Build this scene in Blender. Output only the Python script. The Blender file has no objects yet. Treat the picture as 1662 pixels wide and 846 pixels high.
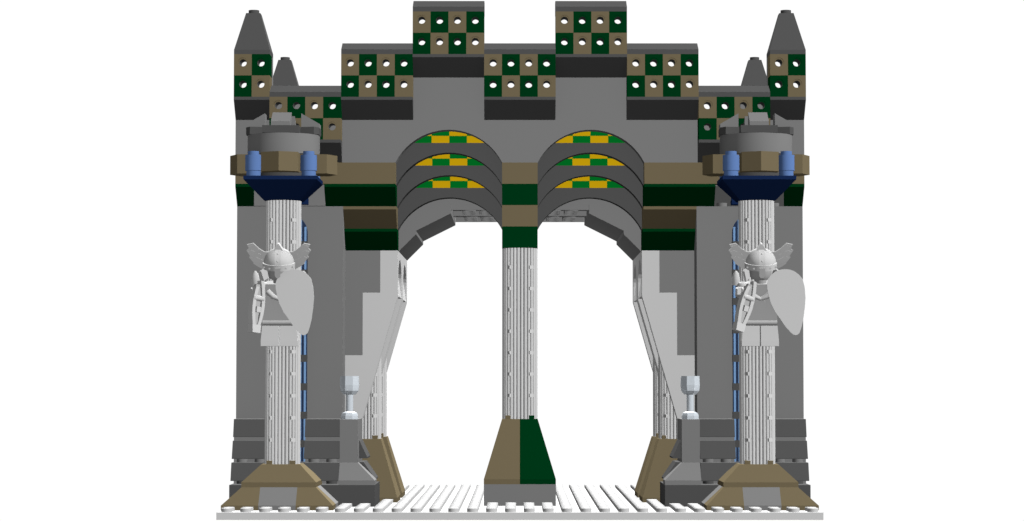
# Toy-brick castle gatehouse on a white studded baseplate, white studio background.
# All coordinates are in studs (x right, k away from the camera, z up); S turns studs into metres.
import bpy, bmesh, math
from mathutils import Vector, Matrix, Euler

S = 0.1
PI = math.pi
sc = bpy.context.scene
COL = sc.collection

# ------------------------------------------------------------------ materials
def lin(h):
    v = [int(h[i:i + 2], 16) / 255 for i in (0, 2, 4)]
    return [(c / 12.92 if c <= .04045 else ((c + .055) / 1.055) ** 2.4) for c in v]

def plastic(name, rgb, rough=.6, spec=0, alpha=1.0):
    m = bpy.data.materials.new(name)
    m.use_nodes = True
    nt = m.node_tree
    b = nt.nodes['Principled BSDF']
    b.inputs['Roughness'].default_value = rough
    b.inputs['Specular IOR Level'].default_value = spec
    b.inputs['Alpha'].default_value = alpha
    # very faint moulding variation of the plastic
    tc = nt.nodes.new('ShaderNodeTexCoord')
    nz = nt.nodes.new('ShaderNodeTexNoise')
    nz.inputs['Scale'].default_value = 1.7
    nz.inputs['Detail'].default_value = 2
    mr = nt.nodes.new('ShaderNodeMapRange')
    mr.inputs['To Min'].default_value = .985
    mr.inputs['To Max'].default_value = 1.015
    mx = nt.nodes.new('ShaderNodeMix')
    mx.data_type = 'RGBA'
    mx.blend_type = 'MULTIPLY'
    mx.inputs['Factor'].default_value = 1
    mx.inputs['A'].default_value = (*rgb, 1)
    nt.links.new(tc.outputs['Object'], nz.inputs['Vector'])
    nt.links.new(nz.outputs['Fac'], mr.inputs['Value'])
    nt.links.new(mr.outputs['Result'], mx.inputs['B'])
    nt.links.new(mx.outputs['Result'], b.inputs['Base Color'])
    return m

K = 1 / .55
def from_front(h, k=K):
    return [min(.9, c * k) for c in lin(h)]

M = {
    'white': plastic('white_plastic', from_front('b4b4b4')),
    'grey': plastic('medium_grey_plastic', from_front('707070')),
    'dark': plastic('dark_grey_plastic', from_front('4a4a4a')),
    'tan': plastic('dark_tan_plastic', from_front('665c47')),
    'green': plastic('dark_green_plastic', from_front('003014')),
    'bgreen': plastic('bright_green_plastic', from_front('006420')),
    'yellow': plastic('golden_yellow_plastic', from_front('ba940a')),
    'blue': plastic('medium_blue_plastic', from_front('5570a0')),
    'lightblue': plastic('light_blue_plastic', from_front('7092c8')),
    'navy': plastic('navy_plastic', from_front('142446')),
    'slate': plastic('dark_blue_plastic', from_front('28344c')),
    'pale': plastic('pale_blue_clear_plastic', [.86, .93, 1.0], rough=.4, spec=.1, alpha=.94),
    'light_grey': plastic('light_grey_plastic', [.62, .62, .62]),  # plain light grey for knight torso, wings, head and crossbow stock
    'shield': plastic('shield_white_plastic', from_front('b2b2b2')),
}

# ------------------------------------------------------------------ mesh builder
class MB:
    def __init__(s, xf=None):
        s.v, s.f, s.m, s.mats, s.sm = [], [], [], [], []
        s.xf = xf
    def mi(s, m):
        if m not in s.mats: s.mats.append(m)
        return s.mats.index(m)
    def add(s, vs, fs, m, smooth=False):
        o = len(s.v)
        for p in vs:
            p = Vector(p)
            s.v.append(s.xf @ p if s.xf is not None else p)
        i = s.mi(m)
        for f in fs:
            s.f.append([o + a for a in f]); s.m.append(i); s.sm.append(smooth)
    def box(s, x0, x1, k0, k1, z0, z1, m):
        vs = [(x, k, z) for x in (x0, x1) for k in (k0, k1) for z in (z0, z1)]
        s.add(vs, [(0, 1, 3, 2), (4, 6, 7, 5), (0, 4, 5, 1), (2, 3, 7, 6), (0, 2, 6, 4), (1, 5, 7, 3)], m)
    def prism(s, poly, axis, a, b, m):
        """poly: 2-D points in the two other axes (in x,k,z order); extruded along axis from a to b."""
        def P(p, t):
            return {'x': (t, p[0], p[1]), 'k': (p[0], t, p[1]), 'z': (p[0], p[1], t)}[axis]
        n = len(poly)
        vs = [P(p, a) for p in poly] + [P(p, b) for p in poly]
        fs = [list(range(n))[::-1], [n + i for i in range(n)]]
        fs += [(i, (i + 1) % n, n + (i + 1) % n, n + i) for i in range(n)]
        s.add(vs, fs, m)
    def frustum(s, bot, z0, top, z1, m):
        """rectangles (x0,x1,k0,k1) at two heights"""
        vs = [(x, k, z0) for x, k in ((bot[0], bot[2]), (bot[1], bot[2]), (bot[1], bot[3]), (bot[0], bot[3]))]
        vs += [(x, k, z1) for x, k in ((top[0], top[2]), (top[1], top[2]), (top[1], top[3]), (top[0], top[3]))]
        s.add(vs, [(3, 2, 1, 0), (4, 5, 6, 7)] + [(i, (i + 1) % 4, 4 + (i + 1) % 4, 4 + i) for i in range(4)], m)
    def lathe(s, prof, m, c=(0, 0, 0), seg=24, smooth=True, axis='z', cap=True):
        """prof: (r, h) from bottom to top"""
        vs = []
        for r, h in prof:
            for i in range(seg):
                a = 2 * PI * (i + .5) / seg
                p = (r * math.cos(a), r * math.sin(a), h)
                if axis == 'x': p = (p[2], p[0], p[1])
                if axis == 'k': p = (p[0], p[2], p[1])
                vs.append((c[0] + p[0], c[1] + p[1], c[2] + p[2]))
        fs = []
        for j in range(len(prof) - 1):
            for i in range(seg):
                i2 = (i + 1) % seg
                fs.append((j * seg + i, j * seg + i2, (j + 1) * seg + i2, (j + 1) * seg + i))
        s.add(vs, fs, m, smooth)
        if cap:
            n = len(prof)
            s.add([vs[i] for i in range(seg)], [list(range(seg))[::-1]], m)
            s.add([vs[(n - 1) * seg + i] for i in range(seg)], [list(range(seg))], m)
    def cyl(s, c, r, h, m, seg=20, axis='z', smooth=True):
        s.lathe([(r, 0), (r, h)], m, c, seg, smooth, axis)
    def stud(s, x, k, z, m, seg=16):
        s.cyl((x, k, z), .3, .2, m, seg)
    def tube(s, pts, rad, m, seg=12):
        """round tube through points with a radius each"""
        pts = [Vector(p) for p in pts]
        rings, up = [], None
        for i, p in enumerate(pts):
            d = (pts[min(i + 1, len(pts) - 1)] - pts[max(i - 1, 0)]).normalized()
            if up is None:
                up = Vector((0, 0, 1)) if abs(d.z) < .9 else Vector((1, 0, 0))
            a = d.cross(up).normalized()
            up = a.cross(d).normalized()
            rings.append([p + rad[i] * (math.cos(2 * PI * j / seg) * a + math.sin(2 * PI * j / seg) * up) for j in range(seg)])
        vs = [v for r in rings for v in r]
        fs = [(j * seg + i, j * seg + (i + 1) % seg, (j + 1) * seg + (i + 1) % seg, (j + 1) * seg + i)
              for j in range(len(pts) - 1) for i in range(seg)]
        n = len(pts)
        fs += [list(range(seg))[::-1], [(n - 1) * seg + i for i in range(seg)]]
        s.add(vs, fs, m, True)
    def build(s, name, parent=None, org=None):
        """one mesh object; org (studs) is its world origin, taken from the parent when there is one"""
        if parent is not None: org = Vector(parent['org'])
        org = Vector(org or (0, 0, 0))
        me = bpy.data.meshes.new(name)
        me.from_pydata([(v - org) * S for v in s.v], [], s.f)
        for m in s.mats: me.materials.append(M[m])
        me.polygons.foreach_set('material_index', s.m)
        me.polygons.foreach_set('use_smooth', s.sm)
        bm = bmesh.new(); bm.from_mesh(me)
        bmesh.ops.recalc_face_normals(bm, faces=bm.faces)
        bm.to_mesh(me); bm.free()
        me.set_sharp_from_angle(angle=math.radians(38))
        me.polygons.foreach_set('use_smooth', s.sm)
        me.update()
        o = bpy.data.objects.new(name, me)
        COL.objects.link(o)
        if parent is not None:
            o.parent = parent
            o['org'] = list(org)
        else:
            o.location = org * S
            o['org'] = list(org)
        return o

def thing(name, org, label, cat, group=None):
    o = bpy.data.objects.new(name, None)
    o.empty_display_size = .05
    COL.objects.link(o)
    o.location = Vector(org) * S
    o['org'] = list(org)
    o['label'] = label
    o['category'] = cat
    if group: o['group'] = group
    return o

def mirror(poly, m):
    return [(m * a, b) for a, b in poly]

def xr(m, a, b):
    """x range mirrored: a,b given for the right-hand side"""
    return (a, b) if m > 0 else (-b, -a)

def arc(x0, x1, z, rise, n=24):
    """arch intrados from (x0,z) to (x1,z)"""
    h = (x1 - x0) / 2
    R = (h * h + rise * rise) / (2 * rise)
    cz = z + rise - R
    a0 = math.asin(h / R)
    return [((x0 + x1) / 2 + R * math.sin(t), cz + R * math.cos(t)) for t in [-a0 + 2 * a0 * i / n for i in range(n + 1)]]

# ------------------------------------------------------------------ baseplate
base = thing('baseplate', (0, 16, -.4), 'white square studded baseplate under the whole castle', 'baseplate')
b = MB(); b.box(-16, 16, 0, 32, -.4, 0, 'white'); b.build('plate_slab', base)
b = MB()
for i in range(32):
    for j in range(32):
        b.stud(-15.5 + i, .5 + j, .001, 'white', 14)
o = b.build('stud_grid', base); o['kind'] = 'stuff'

# ------------------------------------------------------------------ castle gatehouse
gate = thing('castle_gatehouse', (0, 9, 0), 'grey toy brick castle gatehouse with twin stepped arches and chequered battlements', 'castle')

RISE = 1.85
poly = [(-16, 19.2)] + arc(-7, -1, 19.2, RISE) + arc(1, 7, 19.2, RISE) + [(16, 19.2), (16, 22.8), (14, 22.8), (14, 20.4), (10, 20.4), (10, 22.8), (6, 22.8),
        (6, 25.2), (2, 25.2), (2, 22.8), (-2, 22.8), (-2, 25.2), (-6, 25.2), (-6, 22.8), (-10, 22.8), (-10, 20.4), (-14, 20.4), (-14, 22.8), (-16, 22.8)]
b = MB(); b.prism(poly, 'k', 8, 9, 'grey'); b.build('upper_wall', gate)

# stepped arches behind the front wall, each with a chequered band on top
for m in (-1, 1):
    for n in range(3):
        k0, z0 = 9 + n, 18 - 1.2 * n
        x0, x1 = xr(m, 1, 7)
        a, c = xr(m, .02, 8)
        poly = [(a, z0)] + arc(x0, x1, z0, RISE) + [(c, z0), (c, z0 + 2.4), (a, z0 + 2.4)]
        b = MB(); b.prism(poly, 'k', k0, k0 + 1, 'dark'); b.build('arch', gate)
        b = MB()
        for row in range(2):
            for i in range(6):
                x = x0 + i
                idx = int(x if m > 0 else -x - 1)
                par = (idx + n + row) % 2
                b.box(x, x + 1, k0 + .003, k0 + 1, z0 + 2.4 + .4 * row, z0 + 2.8 + .4 * row, 'yellow' if par == 0 else 'bgreen')
        b.build('chequered_band', gate)

# brick with a round through hole (face k0 towards the camera)
def holed(b, x, k0, k1, z, m, h=1.2):
    n = 24
    cx, cz = x + .5, z + h * .6
    def sq(a):
        dx, dz = math.cos(a), math.sin(a)
        tx = .5 / abs(dx) if abs(dx) > 1e-9 else 1e9
        tz = (((z + h - cz) if dz > 0 else (cz - z)) / abs(dz)) if abs(dz) > 1e-9 else 1e9
        t = min(tx, tz)
        return (cx + dx * t, cz + dz * t)
    angs = [2 * PI * i / n for i in range(n)]
    angs += [math.atan2(q - cz, p - cx) % (2 * PI) for p in (x, x + 1) for q in (z, z + h)]
    angs = sorted(set(round(a, 9) for a in angs))
    N = len(angs)
    out = [sq(a) for a in angs]
    def ring(r): return [(cx + r * math.cos(a), cz + r * math.sin(a)) for a in angs]
    def bridge(pa, ka, pb, kb):
        vs = [(p[0], ka, p[1]) for p in pa] + [(p[0], kb, p[1]) for p in pb]
        b.add(vs, [(i, (i + 1) % N, N + (i + 1) % N, N + i) for i in range(N)], m)
    r1, r2 = ring(.28), ring(.2)
    bridge(out, k0, r1, k0); bridge(r1, k0, r1, k0 + .1); bridge(r1, k0 + .1, r2, k0 + .1)
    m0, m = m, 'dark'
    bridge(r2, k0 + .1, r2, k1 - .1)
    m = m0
    bridge(r2, k1 - .1, r1, k1 - .1); bridge(r1, k1 - .1, r1, k1); bridge(r1, k1, out, k1)
    bridge(out, k0, out, k1)

def merlon(x0, n, z0, name, label=None):
    """corbel, chequered panel of pierced bricks and (for n=4) a sloped coping"""
    b = MB()
    b.prism([(7, z0), (7, z0 - .17), (8, z0 - 1.2), (8, z0)], 'x', x0, x0 + n, 'dark')
    o = b.build(name, gate)
    if label: o['label'] = label
    b = MB()
    for row in range(2):
        for i in range(n):
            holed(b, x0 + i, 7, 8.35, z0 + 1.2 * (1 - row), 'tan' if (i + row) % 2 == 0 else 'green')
    b.build('chequered_panel', o)
    b = MB()
    z1 = z0 + 2.4
    if n == 4:
        b.prism([(7, z1), (7, z1 + .27), (8, z1 + .74), (9, z1 + .74), (9, z1)], 'x', x0, x0 + n, 'dark')
        b.build('coping', o)
    else:
        cx = x0 + 1
        b.frustum((x0, x0 + 2, 7, 9), z1, (x0, x0 + 2, 7, 9), z1 + .24, 'dark')
        b.frustum((x0, x0 + 2, 7, 9), z1 + .24, (cx - .4, cx + .4, 7.6, 8.4), z1 + 2.4, 'dark')
        b.stud(cx, 8, z1 + 2.4, 'dark')
        b.build('spire', o)
        for x in (x0, x0 + 1.8):
            b = MB(); b.box(x, x + .2, 8.352, 9, z0, z1, 'grey'); b.build('back_post', o)

for x0, z0 in ((-14, 20.4), (-10, 22.8), (-6, 25.2), (-2, 22.8), (2, 25.2), (6, 22.8), (10, 20.4)):
    merlon(x0, 4, z0, 'merlon')
for x0 in (-16, 14):
    merlon(x0, 2, 22.8, 'turret')

for m in (-1, 1):
    # tan and green bands stepping back under the arches
    b = MB(); b.box(*xr(m, 7, 16), 8, 9, 18, 19.2, 'tan'); b.build('tan_band', gate)
    def inv(k, z, x0, x1, mat, name='corbel_course'):
        b = MB(); b.prism([(k, z), (k, z - .17), (k + 1, z - 1.2), (k + 2, z - 1.2), (k + 2, z)], 'x', *xr(m, x0, x1), mat)
        b.build(name, gate)
    inv(8, 18, 7, 11, 'green'); inv(8, 18, 15, 16, 'green')
    inv(9, 16.8, 7, 10, 'tan'); inv(10, 15.6, 7, 10, 'green')
    # wing
    b = MB()
    b.box(*xr(m, 10, 16), 9, 23, 1.2, 16.8, 'grey')
    if m < 0: b.box(-15, -11, 8.6, 9.98, 16.8, 18, 'grey')
    b.build('wing_wall', gate)
    b = MB(); b.box(*xr(m, 10, 16), 10, 23, 16.8, 18, 'dark')
    if m > 0:
        b.box(11, 15, 9.6, 10, 16.8, 18, 'dark')
    b.build('wing_roof', gate)
    if m > 0:
        for x in (11.45, 14.4):
            b = MB(); b.stud(x, 9.3, 16.8, 'grey'); b.build('ledge_stud', gate)
    # base block and battered skirting courses
    b = MB(); b.prism([(m * 16.02, 6), (m * 8, 6), (m * 8, 11), (m * 16.02, 11)], 'z', 0, 1.2, 'dark'); b.box(*xr(m, 11, 16), 11, 23, 0, 1.2, 'dark')
    b.build('base_block', gate)
    for x0, x1, xs in ((10, 12, (10.5, 11.5)), (14, 16, (14.5, 15.5))):
        b = MB(); b.box(*xr(m, x0, x1), 8, 9, 1.2, 4.8, 'grey')
        if x0 == 10: b.box(*xr(m, 9, 10), 8, 11, 1.2, 4.8, 'grey')
        for z in (1.2, 2.4):
            for x in xs:
                b.stud(m * x, 7.72 if z > 2 else 7.72, z, 'grey' if z > 2 else 'dark')
        b.build('plinth_wall', gate)
    for zt, kt, kb in ((4.8, 7.95, 7.6), (3.6, 7.45, 7.0), (2.4, 6.8, 6.42)):
        for x0, x1, d in ((14, 16, 1), (10, 12, 0)):
            b = MB()
            e = 0
            e1 = 0
            vs = []
            for k_, z_, ex in ((kb, zt - 1.0, e), (kb, zt - .95, e), (kt, zt, e1), (8, zt, e1), (8, zt - 1.0, e)):
                vs.append((k_, z_, ex))
            n = len(vs)
            V = [(m * (x0 + .02), k_, z_) for k_, z_, ex in vs] + [(m * (x1 + ex), k_, z_) for k_, z_, ex in vs]
            F = [list(range(n)), list(range(n, 2 * n))] + [(i, (i + 1) % n, n + (i + 1) % n, n + i) for i in range(n)]
            b.add(V, F, 'dark')
            b.build('skirting_course', gate)
    # the same courses turning the corner towards the gateway
    for zt, xt, xb, k0 in ((3.6, 9.0, 8.55, 8.1), (2.4, 8.75, 8.1, 7.9)):
        b = MB(); b.prism(mirror([(9.02, zt), (xt - .02, zt), (xb, zt - .92), (xb, zt - 1.0), (9.02, zt - 1.0)], m), 'k', k0, 11, 'dark')
        b.build('skirting_course', gate)
    # lancet window strip behind the pillar
    b = MB()
    top = [(m * 13 + math.cos(a), 15.3 + math.sin(a)) for a in [PI * i / 20 for i in range(21)]]
    b.prism([(m * 13 + 1, 2.4)] + top + [(m * 13 - 1, 2.4)], 'k', 8.75, 9, 'slate')
    o = b.build('lancet_window', gate)
    b = MB()
    for i in range(8):
        x = -.9 + i * .257
        zt = 15.3 + math.sqrt(max(0, 1 - (abs(x) + .05) ** 2))
        b.box(m * 13 + x - .055, m * 13 + x + .055, 8.66, 8.75, 2.4, zt, 'lightblue')
    b.build('mullion', o)
    z = 3.2
    while z < 15.5:
        b = MB()
        b.box(m * 13 - 1.02, m * 13 + 1.02, 8.6, 8.99, z, z + .4, 'dark')
        b.build('collar_bar', o)
        z += 1.6
    b = MB(); b.box(m * 13 - 1.08, m * 13 + 1.08, 8.0, 8.98, 16.85, 17.1, 'navy'); b.box(m * 13 - 1.08, m * 13 + 1.08, 8.1, 8.59, 17.1, 17.9, 'navy')
    b.build('navy_bracket', gate)

    # inner side wall of the passage: grey stepped bricks and white panels on inverted slopes
    b = MB()
    b.box(*xr(m, 8, 10), 11, 23, 12, 14.4, 'grey'); b.box(*xr(m, 9, 10), 11, 23, 8.4, 12, 'grey')
    b.build('stepped_brickwork', gate)
    b = MB()
    # white panel above with two round-headed recesses in its passage face
    def wallface(x, k, z): return (m * x, k, z)
    seg = 12
    def lancet(kc, w=2.0, z0=12.0, zs=12.9, h=1.2):
        pts = [(kc - w, z0), (kc + w, z0)]
        pts += [(kc + w * math.cos(a), zs + h * math.sin(a)) for a in [PI * i / seg for i in range(seg + 1)]]
        return pts
    NI = [lancet(13.7), lancet(19.9)]
    # passage face as k strips with the niches cut out: build with bmesh-free tiling
    def strip(k0, k1):
        b.add([wallface(7, k0, 11.8), wallface(7, k1, 11.8), wallface(7, k1, 14.4), wallface(7, k0, 14.4)], [(0, 1, 2, 3)], 'white')
    strip(11, 11.7); strip(15.7, 17.9); strip(21.9, 23)
    for kc in (13.7, 19.9):
        w, z0, zs, h = 2.0, 11.8, 12.75, 1.25
        arcp = [(kc + w * math.cos(a), zs + h * math.sin(a)) for a in [PI - PI * i / 16 for i in range(17)]]
        edge = [(kc - w, z0)] + arcp + [(kc + w, z0)]
        # spandrel above the recess
        for i in range(len(arcp) - 1):
            p, q = arcp[i], arcp[i + 1]
            b.add([wallface(7, p[0], p[1]), wallface(7, q[0], q[1]), wallface(7, q[0], 14.4), wallface(7, p[0], 14.4)], [(0, 1, 2, 3)], 'white')
        # scooped recess: the back runs forward to the sill
        D = .32
        n = len(edge)
        inner = [(p[0], p[1]) for p in edge]
        vs = [wallface(7, *p) for p in edge] + [wallface(7 + D * min(1, max(0, (p[1] - z0) / 2.1)), *p) for p in inner]
        b.add(vs, [(i, i + 1, n + i + 1, n + i) for i in range(n - 1)], 'white')
        rows = 10
        # back surface as horizontal strips
        lv = [z0 + (zs + h - z0) * i / rows for i in range(rows + 1)]
        def half(z): return w if z <= zs else w * math.sqrt(max(0, 1 - ((z - zs) / h) ** 2))
        vs = []
        for z in lv:
            d = D * min(1, max(0, (z - z0) / 2.1))
            vs += [wallface(7 + d, kc - half(z), z), wallface(7 + d, kc + half(z), z)]
        b.add(vs, [(2 * i, 2 * i + 1, 2 * i + 3, 2 * i + 2) for i in range(rows)], 'white', True)
    # front, back, top and bottom of the panel
    for k_ in (11, 23):
        b.add([wallface(7, k_, 11.8), wallface(8, k_, 11.8), wallface(8, k_, 14.4), wallface(7, k_, 14.4)], [(0, 1, 2, 3)], 'white')
    b.add([wallface(7, 11, 14.4), wallface(8, 11, 14.4), wallface(8, 23, 14.4), wallface(7, 23, 14.4)], [(0, 1, 2, 3)], 'white')
    b.add([wallface(7, 11, 11.8), wallface(8, 11, 11.8), wallface(8, 23, 11.8), wallface(7, 23, 11.8)], [(0, 1, 2, 3)], 'white')
    b.build('white_panel', gate)
    for k0, k1 in ((11, 12), (16, 18), (22, 23)):
        b = MB()
        b.prism(mirror([(7, 11.8), (9, 4.8), (10, 4.8), (10, 8.4), (9, 8.4), (9, 11.99), (8, 11.99), (8, 11.8)], m), 'k', k0, k1, 'white')
        b.build('inverted_slope', gate)

# vault over the passage
poly = [(-7, 14.4), (-6, 15.4), (-6, 15.6), (-4, 16.6), (-4, 16.8), (-4, 17.1), (4, 17.1), (4, 16.8), (4, 16.6), (6, 15.6), (6, 15.4), (7, 14.4), (8, 14.4), (8, 18), (-8, 18), (-8, 14.4)]
b = MB(); b.prism(poly, 'k', 12, 23, 'grey'); b.build('passage_vault', gate)
b = MB()
for k0, k1 in ((12.0, 12.2), (17.2, 17.9), (22.8, 23)):
    b.box(-3.99, 3.99, k0 + .004, k1 - .004, 16.8, 17.099, 'grey')
for kk in (13, 14, 15, 16, 19, 20, 21, 22):
    for i in range(7):
        x = -3 + i
        b.lathe([(.4, 16.8), (.4, 17.099)], 'grey', (x, kk, 0), 16, True, 'z', False)
        b.lathe([(.3, 16.8), (.3, 17.099)], 'grey', (x, kk, 0), 16, True, 'z', False)
b.build('plate_underside', gate)

# ------------------------------------------------------------------ rear corner towers
for m, side in ((-1, 'left'), (1, 'right')):
    t = thing('rear_tower', (m * 15, 27, 0), f'dark grey rear spire peeking above the low battlement beside the {side} corner turret', 'tower', 'rear corner towers')
    b = MB(); b.box(*xr(m, 14, 16), 26, 28, 0, 25.0, 'grey'); b.build('tower_shaft', t)
    b = MB(); b.box(*xr(m, 10, 14), 27, 28, 0, 23.4, 'grey'); b.build('rear_wall', t)
    b = MB(); x0, cx, z1 = m * 15 - 1, m * 15, 25.0
    b.frustum((x0, x0 + 2, 26, 28), z1, (x0, x0 + 2, 26, 28), z1 + .24, 'dark')
    b.frustum((x0, x0 + 2, 26, 28), z1 + .24, (cx - .4, cx + .4, 26.6, 27.4), z1 + 2.4, 'dark')
    b.stud(cx, 27, z1 + 2.4, 'dark')
    b.build('spire', t)

# ------------------------------------------------------------------ fluted shafts
def fluted(b, cx, ck, z0, z1, r=.98, n=28, m='white', per=8, studs=True):
    seg = n * per
    ring = []
    for i in range(seg):
        a = 2 * PI * i / seg
        ph = (i % per) / per
        rr = r - .125 * (1 - math.sqrt(max(0, 1 - (2 * ph - 1) ** 2)) ** 1.0)
        ring.append((cx + rr * math.cos(a), ck + rr * math.sin(a)))
    b.prism(ring, 'z', z0, z1, m)
    if studs:
        z = z0
        while z < z1 - .3:
            for sx in (-1, 1):
                if sx < 0: tri = [(-.76, -.45), (-.58, -1.02), (-.5, -.9)]
                else: tri = [(.76, -.68), (.56, -.90), (.48, -.84), (.6, -.5)]
                for sk in (1, -1):
                    b.prism([(cx + p, ck + sk * q) for p, q in tri], 'z', z + .02, z + .21, m)
            z += 1.2

# ------------------------------------------------------------------ centre pier
p = thing('centre_pier', (0, 9, 0), 'central fluted white pier on tan and green foot between the two arches', 'pier')
b = MB(); b.box(-2, 2, 7, 11, 0, 1.2, 'grey'); b.build('pier_base', p)
for sgn, mat in ((-1, 'tan'), (1, 'green')):
    b = MB()
    def sx(v): return sgn * v
    b.box(*xr(sgn, 0, 2), 7, 11, 1.2, 1.48, mat)
    V = [(0, 7, 1.48), (sx(2), 7, 1.48), (sx(2), 11, 1.48), (0, 11, 1.48), (0, 8, 4.8), (sx(1), 8, 4.8), (sx(1), 10, 4.8), (0, 10, 4.8)]
    b.add(V, [(0, 1, 2, 3), (4, 5, 6, 7), (0, 1, 5, 4), (1, 2, 6, 5), (2, 3, 7, 6), (3, 0, 4, 7)], mat)
    for k in (8.25, 9.75): b.box(sgn * .66 - .15, sgn * .66 + .15, k - .27, k + .1, 4.8, 5.0, mat)
    o = b.build('sloped_foot', p); o['label'] = 'dark tan half of the sloped foot' if sgn < 0 else 'dark green half of the sloped foot'
b = MB(); fluted(b, 0, 9, 4.8, 14.4, 1.0); b.build('fluted_shaft', p)
for i, mat in enumerate(('green', 'tan', 'green', 'tan')):
    b = MB(); b.box(-1, 1, 8, 9.99, 14.4 + 1.2 * i, 15.6 + 1.2 * i, mat); b.build('capital_block', p)

# ------------------------------------------------------------------ inner columns of the passage
for m, side in ((-1, 'left'), (1, 'right')):
    for k, where in ((13, 'nearer'), (19, 'farther')):
        t = thing('passage_column', (m * 9, k, 0), f'{where} white fluted column on tan sloped foot in the passage, {side} side', 'column', 'columns inside the passage')
        b = MB()
        x0, x1 = m * 9 - 2, m * 9 + 2
        b.box(x0, x1, k - 2, k + 2, 0, .28, 'tan')
        b.frustum((x0, x1, k - 2, k + 2), .28, (x0 + 1, x1 - 1, k - 1, k + 1), 3.6, 'tan')
        for sx in (-1, 1):
            for sk in (-1, 1):
                b.box(m * 9 + sx * .66 - .15, m * 9 + sx * .66 + .15, k + sk * .75 - .2, k + sk * .75 + .2, 3.6, 3.8, 'tan')
        b.build('sloped_foot', t)
        b = MB(); fluted(b, m * 9, k, 3.6, 11.8, .97); b.build('fluted_shaft', t)

# ------------------------------------------------------------------ goblet stands and goblets
for m, side in ((-1, 'left'), (1, 'right')):
    t = thing('goblet_stand', (m * 9.5, 7.5, 1.2), f'grey square post with flared foot holding the {side} goblet', 'stand', 'goblet stands')
    b = MB(); b.box(*xr(m, 9, 10), 7, 7.98, 2.4, 4.8, 'grey'); b.build('post', t)
    b = MB()
    x0, x1 = m * 10, m * 8
    V = [(m * 10, 6, 1.205), (m * 8, 6, 1.205), (m * 8, 7.88, 1.205), (m * 10, 7.88, 1.205),
         (m * 10, 6, 1.45), (m * 8, 6, 1.45), (m * 8, 7.88, 1.45), (m * 10, 7.88, 1.45),
         (m * 10, 7, 2.4), (m * 9, 7, 2.4), (m * 9, 7.88, 2.4), (m * 10, 7.88, 2.4)]
    b.add(V, [(0, 1, 2, 3), (0, 1, 5, 4), (1, 2, 6, 5), (2, 3, 7, 6), (3, 0, 4, 7), (4, 5, 9, 8), (5, 6, 10, 9), (6, 7, 11, 10), (7, 4, 8, 11), (8, 9, 10, 11)], 'grey')
    b.build('flared_foot', t)
    c = (m * 9.5, 7.5, 4.8)
    g = thing('goblet', c, f'pale blue clear goblet standing on the {side} grey post', 'goblet', 'goblets')
    b = MB(); b.lathe([(.5, 0), (.5, .2), (.44, .34), (.32, .4), (.2, .42)], 'pale', c, 8, False); b.build('goblet_base', g)
    b = MB(); b.lathe([(.2, .42), (.2, 1.38)], 'pale', c, 16); b.build('stem', g)
    b = MB(); b.lathe([(.2, 1.36), (.36, 1.38), (.53, 1.58), (.57, 1.9), (.55, 2.4), (.47, 2.4), (.47, 1.7), (.2, 1.6)], 'pale', c, 8, False); b.build('cup', g)

# ------------------------------------------------------------------ statue pillars
def tapered(b, bot, z0, top, z1, lip, m):
    b.frustum(bot, z0, bot, z0 + lip, m); b.frustum(bot, z0 + lip, top, z1, m)

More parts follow.
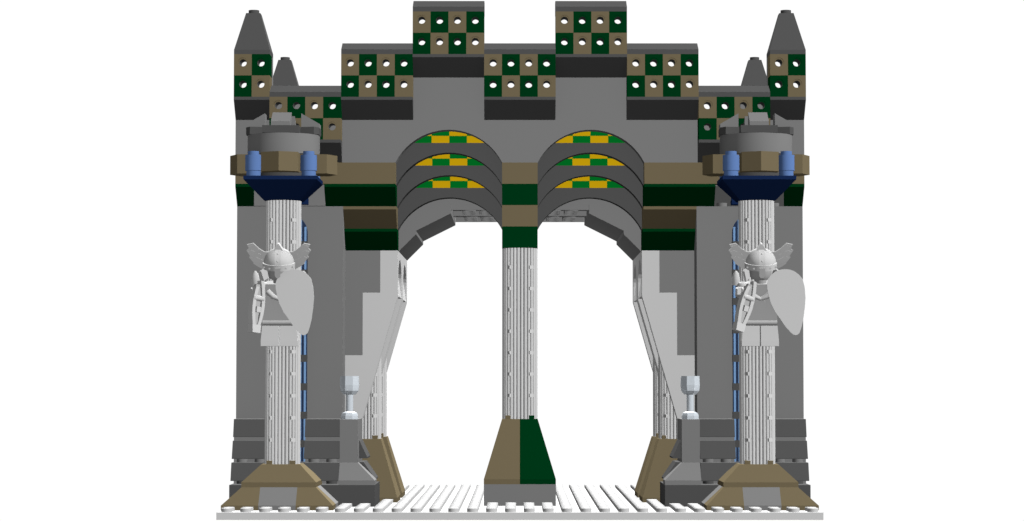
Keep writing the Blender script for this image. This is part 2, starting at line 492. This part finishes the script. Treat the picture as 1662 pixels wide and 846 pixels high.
for m, side in ((-1, 'left'), (1, 'right')):
    X = m * 13
    t = thing('statue_pillar', (X, 5, 0), f'tall white fluted pillar with navy and tan capital behind the {side} knight', 'pillar', 'statue pillars')
    # bottom plinth course: tan with a grey stretch in the middle of each side
    b = MB()
    pts = [-3, -1, 1, 3]
    zl, lo, hi = .26, 3.0, 2.0
    for i in range(3):
        mat = 'grey' if i == 1 else 'tan'
        a, c = pts[i], pts[i + 1]
        ta = max(-hi, min(hi, a)) if i != 1 else a
        tc_ = max(-hi, min(hi, c)) if i != 1 else c
        for rot in range(4):
            def R(u, d, z):
                p = [(u, -d), (d, u), (-u, d), (-d, -u)][rot]
                return (X + p[0], 5 + p[1], z)
            mm = mat
            b.add([R(a, lo, 0), R(c, lo, 0), R(c, lo, zl), R(a, lo, zl), R(tc_, hi, 1.2), R(ta, hi, 1.2)], [(0, 1, 2, 3), (3, 2, 4, 5)], mm)
    b.add([(X - 2, 3, 1.2), (X + 2, 3, 1.2), (X + 2, 7, 1.2), (X - 2, 7, 1.2)], [(0, 1, 2, 3)], 'tan')
    b.add([(X - 3, 2, 0), (X + 3, 2, 0), (X + 3, 8, 0), (X - 3, 8, 0)], [(3, 2, 1, 0)], 'tan')
    b.build('plinth_course', t)
    b = MB(); tapered(b, (X - 2.02, X + 2.02, 2.98, 7.02), 1.2, (X - 1.05, X + 1.05, 3.95, 6.05), 2.4, .26, 'tan')
    for sx in (-1, 1): b.box(X + sx * .62 - .15, X + sx * .62 + .15, 3.98, 4.4, 2.4, 2.6, 'tan')
    b.build('plinth_top', t)
    b = MB(); fluted(b, X, 5, 2.4, 16.85, .98); b.build('fluted_shaft', t)
    # capital
    b = MB()
    b.frustum((X - 1, X + 1, 4, 6), 16.8, (X - 2, X + 2, 3, 7), 17.85, 'navy'); b.frustum((X - 2, X + 2, 3, 7), 17.85, (X - 2, X + 2, 3, 7), 18.05, 'navy')
    b.build('capital', t)
    b = MB(); b.cyl((X, 5, 18.05), 1.85, .22, 'dark', 32); b.build('capital_disc', t)
    b = MB()
    out = []
    for r in range(4):
        for u, d in ((-1, 1.0), (-1, 2.45), (0, 2.95), (1, 2.45)):
            p = [(u, -d), (d, u), (-u, d), (-d, -u)][r]
            out.append((X + p[0], 5 + p[1]))
    # remove the inner corner points shared by neighbouring arms
    b.prism(out, 'z', 18.25, 19.3, 'tan')
    b.build('crown_ring', t)
    for sx in (-1, 1):
        for sk in (-1, 1):
            b = MB(); b.lathe([(.39, 0), (.39, .28), (.45, .3), (.45, 1.15), (.31, 1.15), (.31, 1.36)], 'blue', (X + sx * 1.5, 5 + sk * 1.5, 18.05), 24); b.build('blue_rod', t)
    b = MB(); b.lathe([(1.98, 19.3), (1.98, 20.4)], 'grey', (X, 5, 0), 40); b.build('drum', t)
    b = MB()
    b.prism([(X - 1, 3), (X + 1, 3), (X + 1, 4), (X + 1.75, 3.85), (X + 2, 4.25), (X + 2, 5.75), (X + 1.75, 6.15), (X + 1, 6), (X + 1, 7), (X - 1, 7), (X - 1, 6), (X - 1.75, 6.15), (X - 2, 5.75), (X - 2, 4.25), (X - 1.75, 3.85), (X - 1, 4)], 'z', 20.4, 20.8, 'dark')
    b.build('crown_plate', t)
    for r in range(4):
        b = MB()
        prof = [(1.0, 20.8), (2.0, 20.8), (2.0, 21.02), (1.0, 21.6)]
        V = []
        for w in (-.52, .52):
            for d, z in prof:
                p = [(w, -d), (d, w), (-w, d), (-d, -w)][r]
                V.append((X + p[0], 5 + p[1], z))
        b.add(V, [(0, 1, 2, 3), (4, 5, 6, 7), (0, 1, 5, 4), (1, 2, 6, 5), (2, 3, 7, 6), (3, 0, 4, 7)], 'grey')
        b.build('crown_wedge', t)
    b = MB(); b.box(X - m * 0 - 1.0, X + 1.0, 3.55, 4.1, 9.2, 9.5, 'white'); b.build('statue_bracket', t)

# ------------------------------------------------------------------ knights
LEAN = math.radians(15)
for m, side in ((-1, 'left'), (1, 'right')):
    F = Vector((m * 12.97, 3.1, 8.8))
    up = Matrix.Translation(F)
    lean = Matrix.Translation(F + Vector((0, 0, 1.3))) @ Matrix.Rotation(LEAN, 4, 'X') @ Matrix.Translation((0, 0, -1.3))
    t = thing('knight_figurine', tuple(F), f'white toy knight with winged helmet mounted on the {side} pillar', 'figurine', 'knight figurines')
    for sx in (-1, 1):
        b = MB(up)
        x0, x1 = sorted((sx * .03, sx * .93))
        y0, y1 = sorted((sx * .03, sx * 1.0))
        b.frustum((y0, y1, -.5, .4), 0, (y0, y1, -.5, .4), .28, 'white'); b.frustum((y0, y1, -.5, .4), .28, (x0, x1, -.48, .4), 1.1, 'white')
        b.build('leg', t)
    b = MB(up); b.lathe([(.26, -.93), (.26, .93)], 'white', (0, -.12, 1.33), 24, True, 'x'); b.box(-.93, .93, -.1, .4, 1.1, 1.6, 'white'); b.build('hips', t)
    # torso with a collar and a round chest badge
    b = MB(lean)
    b.frustum((-.93, .93, -.42, .45), 1.5, (-.72, .72, -.42, .42), 3.5, 'light_grey')
    o = b.build('torso', t)
    b = MB(lean)
    for sx in (-1, 1):
        b.tube([(sx * .62, -.42, 3.12), (sx * .3, -.5, 2.83), (0, -.5, 2.7)], [.17, .14, .1], 'white')
    b.build('collar', o)
    b = MB(lean); b.lathe([(.31, -.46), (.31, -.4)], 'light_grey', (0, 0, 2.38), 24, False, 'k'); b.build('chest_badge', o)
    b = MB(lean); b.lathe([(.33, 3.5), (.33, 3.72), (.5, 3.74), (.6, 3.9), (.6, 4.7), (.5, 4.85)], 'light_grey', (0, 0, 0), 28); b.build('head', t)  # shading of the face is put into the head's grey base colour
    # helmet
    b = MB(lean)
    H = [(.62, 4.3), (.86, 4.3), (.88, 4.62), (.82, 4.62)]
    b.lathe(H, 'white', (0, 0, 0), 36, True, 'z', False)
    b.lathe([(.82 * math.cos(a), 4.62 + .78 * math.sin(a)) for a in [PI / 2 * i / 10 * .995 for i in range(11)]], 'white', (0, 0, 0), 36, True, 'z', False)
    # ridge over the crown, nose guard, rivets
    rid = [((.845 * math.cos(a)), 4.62 + .81 * math.sin(a)) for a in [PI * i / 20 for i in range(21)]]
    V = []
    for w in (-.15, .15):
        V += [(w, -q[0], q[1]) for q in rid]
    n = len(rid)
    b.add(V, [(i, i + 1, n + i + 1, n + i) for i in range(n - 1)], 'white', True)
    b.prism([(-.15, 4.5), (.15, 4.5), (.15, 4.05), (.06, 3.95), (-.06, 3.95), (-.15, 4.05)], 'k', -.93, -.84, 'light_grey')
    b.prism([(-.28, 5.3), (.28, 5.3), (.04, 5.68), (-.04, 5.68)], 'k', -.3, .1, 'white')
    for a in (-60, -30, 30, 60):
        r = math.radians(a)
        b.lathe([(.055, -.06), (.04, -.02), (.01, 0)][::-1], 'white', (.87 * math.sin(r), -.87 * math.cos(r) - .02, 4.45), 10, True, 'k')
    for zz, kk in ((4.85, -.84), (5.2, -.6)):
        b.lathe([(.055, 0), (.01, -.05)], 'white', (0, kk, zz), 10, True, 'k')
    h = b.build('helmet', t)
    for sx in (-1, 1):
        b = MB(lean)
        W = [(.2, 5.36), (.5, 5.19), (.77, 5.2), (1.05, 5.38), (1.36, 5.68), (1.70, 5.60), (1.60, 5.40), (1.73, 5.27), (1.55, 4.99), (1.60, 4.90), (1.36, 4.60), (1.38, 4.56), (1.12, 4.38), (.82, 4.22), (.75, 4.6), (.5, 5.0)]
        b.prism([(sx * x, z) for x, z in W], 'k', -.06, .06, 'light_grey')
        # three overlapping feather layers
        for a in ([(1.02, 5.3), (1.3, 5.62), (1.6, 5.5), (1.5, 5.36), (1.1, 5.1)], [(.95, 5.05), (1.45, 5.3), (1.64, 5.22), (1.5, 5.02), (1.0, 4.85)], [(.85, 4.75), (1.35, 4.98), (1.5, 4.88), (1.3, 4.66), (.9, 4.5)]):
            b.prism([(sx * x, z) for x, z in a], 'k', -.085, -.06, 'light_grey')
        b.build('wing', h)
        b = MB(lean)
        cheek = Matrix.Translation((sx * .78, -.28, 4.02)) @ Matrix.Rotation(sx * -.9, 4, 'Z') @ Matrix.Rotation(sx * .35, 4, 'Y')
        b.xf = lean @ cheek
        b.box(-.2, .2, -.06, .06, -.3, .3, 'white'); b.build('cheek_guard', h)
        # arm with pauldron, forearm and gripping hand
        b = MB(lean)
        if sx < 0:
            path = [(-.72, 0, 3.22), (-.98, -.12, 3.12), (-1.1, -.5, 2.98), (-1.16, -.85, 3.1), (-1.2, -1.1, 3.28)]
        else:
            path = [(.72, 0, 3.22), (.98, -.12, 3.1), (1.05, -.35, 2.8), (1.0, -.6, 2.6), (.95, -.8, 2.52)]
        b.tube(path, [.26, .32, .3, .25, .21], 'white', 14)
        b.lathe([(.33, 3.2), (.34, 3.38), (.26, 3.5), (.06, 3.55)], 'white', (sx * .93, -.05, 0), 18)
        a = b.build('arm', t)
        b = MB(lean)
        b.lathe([(.24, 3.35), (.23, 3.6), (.16, 3.95), (.05, 4.1)], 'white', (sx * 1.3, .15, 0), 16); b.build('pauldron', t)
        b = MB(lean)
        hx, hk, hz = path[-1]
        ring = [(hx + .23 * math.cos(q), hk + .23 * math.sin(q)) for q in [-PI * .80 + 1.6 * PI * i / 14 - PI / 2 + PI for i in range(15)]]
        ring2 = [(hx + .13 * math.cos(q), hk + .13 * math.sin(q)) for q in [-PI * .80 + 1.6 * PI * i / 14 - PI / 2 + PI for i in range(15)]]
        b.prism(ring + ring2[::-1], 'z', hz - .17, hz + .17, 'white')
        b.build('hand', a)

    # crossbow hanging from the fist
    hand = lean @ Vector((-1.2, -1.1, 3.28))
    yaw = math.radians(38 if m < 0 else 22)
    tilt = math.radians(9 if m < 0 else 19)
    cb = Matrix.Translation(hand + Vector((.16 if m < 0 else .52, -.05, .1))) @ Matrix.Rotation(tilt, 4, 'Y') @ Matrix.Rotation(yaw, 4, 'Z') @ Matrix.Rotation(math.radians(-6), 4, 'X')
    c = thing('crossbow', tuple(hand), f'white toy crossbow pointing down from the fist of the {side} knight', 'crossbow', 'crossbows')
    # boat shaped stock: floor, two raised curved cheeks, butt block and nut
    def cheek(sx, u0, u1, inset):
        P = []
        for i in range(15):
            u = u0 + (u1 - u0) * i / 14
            P.append((sx * (.14 + .24 * math.sin(PI * (u * .82 + .12)) - inset), -2.0 + 2.45 * u))
        return P
    b = MB(cb)
    L, Rr = cheek(-1, 0, .92, .06), cheek(1, 0, .92, .06)
    b.prism(L + Rr[::-1], 'k', -.08, .14, 'light_grey')
    b.box(-.13, .13, -.3, -.08, -1.25, -.95, 'white')
    b.frustum((-.24, .24, -.3, .2), -2.35, (-.27, .27, -.26, .2), -1.92, 'white')
    b.lathe([(.15, -.3), (.15, .3)], 'white', (0, -.14, -.5), 14, True, 'x')
    b.frustum((-.1, .1, -.16, .02), -1.9, (-.1, .1, -.12, .02), -1.2, 'light_grey')
    b.build('stock', c)
    for sx in (-1, 1):
        b = MB(cb)
        u1 = 1.0 if sx > 0 else .86
        P, Q = cheek(sx, 0, u1, 0), cheek(sx, 0, u1, .19)
        b.prism(P + Q[::-1], 'k', -.24, .16, 'white')
        b.build('bow_limb', c)

    # kite shield held in front of the other arm
    SP = [(479.3, 438.2), (472, 439), (464.5, 442), (458, 447), (453, 454), (450.6, 461), (450.8, 469), (453, 480), (457, 494), (464, 508), (472, 519), (480, 531), (489, 541), (493, 544), (496.7, 545), (500, 544), (503, 541), (506, 532), (509, 519), (511.5, 501), (512.8, 484), (511.5, 467), (508, 453.5), (502, 446.5), (495, 441.5), (487, 438.7)]
    pts = [((px - 481.5) / 30.15, (491 - py) / 30.15) for px, py in SP]
    cx = .89 if m < 0 else 1.31 - .0
    C = Vector((F.x + cx, 1.75, F.z + 2.36))
    b = MB(Matrix.Translation(C))
    n = len(pts)
    V = [(x, 0, z) for x, z in pts] + [(x * .999, -.002, z * .999) for x, z in pts] + [(x, .1, z) for x, z in pts]
    b.add(V, [[n + i for i in range(n)], [2 * n + i for i in range(n)]] + [(i, (i + 1) % n, n + (i + 1) % n, n + i) for i in range(n)] + [(i, (i + 1) % n, 2 * n + (i + 1) % n, 2 * n + i) for i in range(n)], 'shield')
    sh = thing('kite_shield', tuple(C), f'plain white drop shaped shield carried by the {side} knight', 'shield', 'kite shields')
    b.build('shield_board', sh)
    b = MB(); hd = lean @ Vector((.95, -.8, 2.52))
    b.tube([(C.x, C.y + .08, hd.z + .5), (C.x, hd.y - .1, hd.z + .3), tuple(hd), (C.x, hd.y - .1, hd.z - .3), (C.x, C.y + .08, hd.z - .5)], [.07] * 5, 'white'); b.build('shield_handle', sh)

# ------------------------------------------------------------------ light
w = bpy.data.worlds.new('World'); sc.world = w; w.use_nodes = True
nt = w.node_tree
bg = nt.nodes['Background']
tc = nt.nodes.new('ShaderNodeTexCoord')
sp = nt.nodes.new('ShaderNodeSeparateXYZ')
mr = nt.nodes.new('ShaderNodeMapRange')
mr.interpolation_type = 'SMOOTHSTEP'
mr.inputs['From Min'].default_value = .6
mr.inputs['From Max'].default_value = .8
mr.inputs['To Min'].default_value = .07
mr.inputs['To Max'].default_value = 1.0
nt.links.new(tc.outputs['Generated'], sp.inputs[0])
nt.links.new(sp.outputs['Y'], mr.inputs['Value'])
nt.links.new(mr.outputs['Result'], bg.inputs['Color'])
bg.inputs['Strength'].default_value = 1.02

def lamp(name, d, dist, size, power):
    l = bpy.data.lights.new(name, 'AREA')
    l.shape = 'DISK'; l.size = size; l.energy = power
    l.use_shadow = False
    l.specular_factor = 0
    o = bpy.data.objects.new(name, l); COL.objects.link(o)
    d = Vector(d).normalized()
    o.location = Vector((0, .8, 1.2)) + d * dist
    o.rotation_euler = d.to_track_quat('Z', 'Y').to_euler()
    return o
lamp('key_light', (1.0, -.74, 1.0), 60, 4, 29500)
lamp('fill_light', (-.75, -.4, .53), 60, 4, 4000)
lamp('low_light', (.15, -.7, -.7), 60, 4, 4300)
lamp('rim_light', (0, .86, .5), 60, 4, 80000)

# ------------------------------------------------------------------ camera
f, th, Yc, zc = CAM = (4098.6, .0487148, 133.591, 6.7786)
cam = bpy.data.cameras.new('camera')
cam.sensor_width = 36
cam.lens = f / 1662 * 36
cam.clip_start = .1
cam.clip_end = 500
cam.shift_x = -(843.75 - 831) / 1662
co = bpy.data.objects.new('camera', cam); COL.objects.link(co)
co.location = (0, -Yc * S, zc * S)
co.rotation_euler = (PI / 2 + th, 0, 0)
sc.camera = co

sc.view_settings.view_transform = 'Standard'
sc.view_settings.look = 'None'
sc.view_settings.exposure = 0
sc.view_settings.gamma = 1
sc.view_settings.use_curve_mapping = False
sc.cycles.use_denoising = True
sc.cycles.diffuse_bounces = 0
sc.cycles.glossy_bounces = 0
for o in bpy.data.objects:
    if 'org' in o: del o['org']
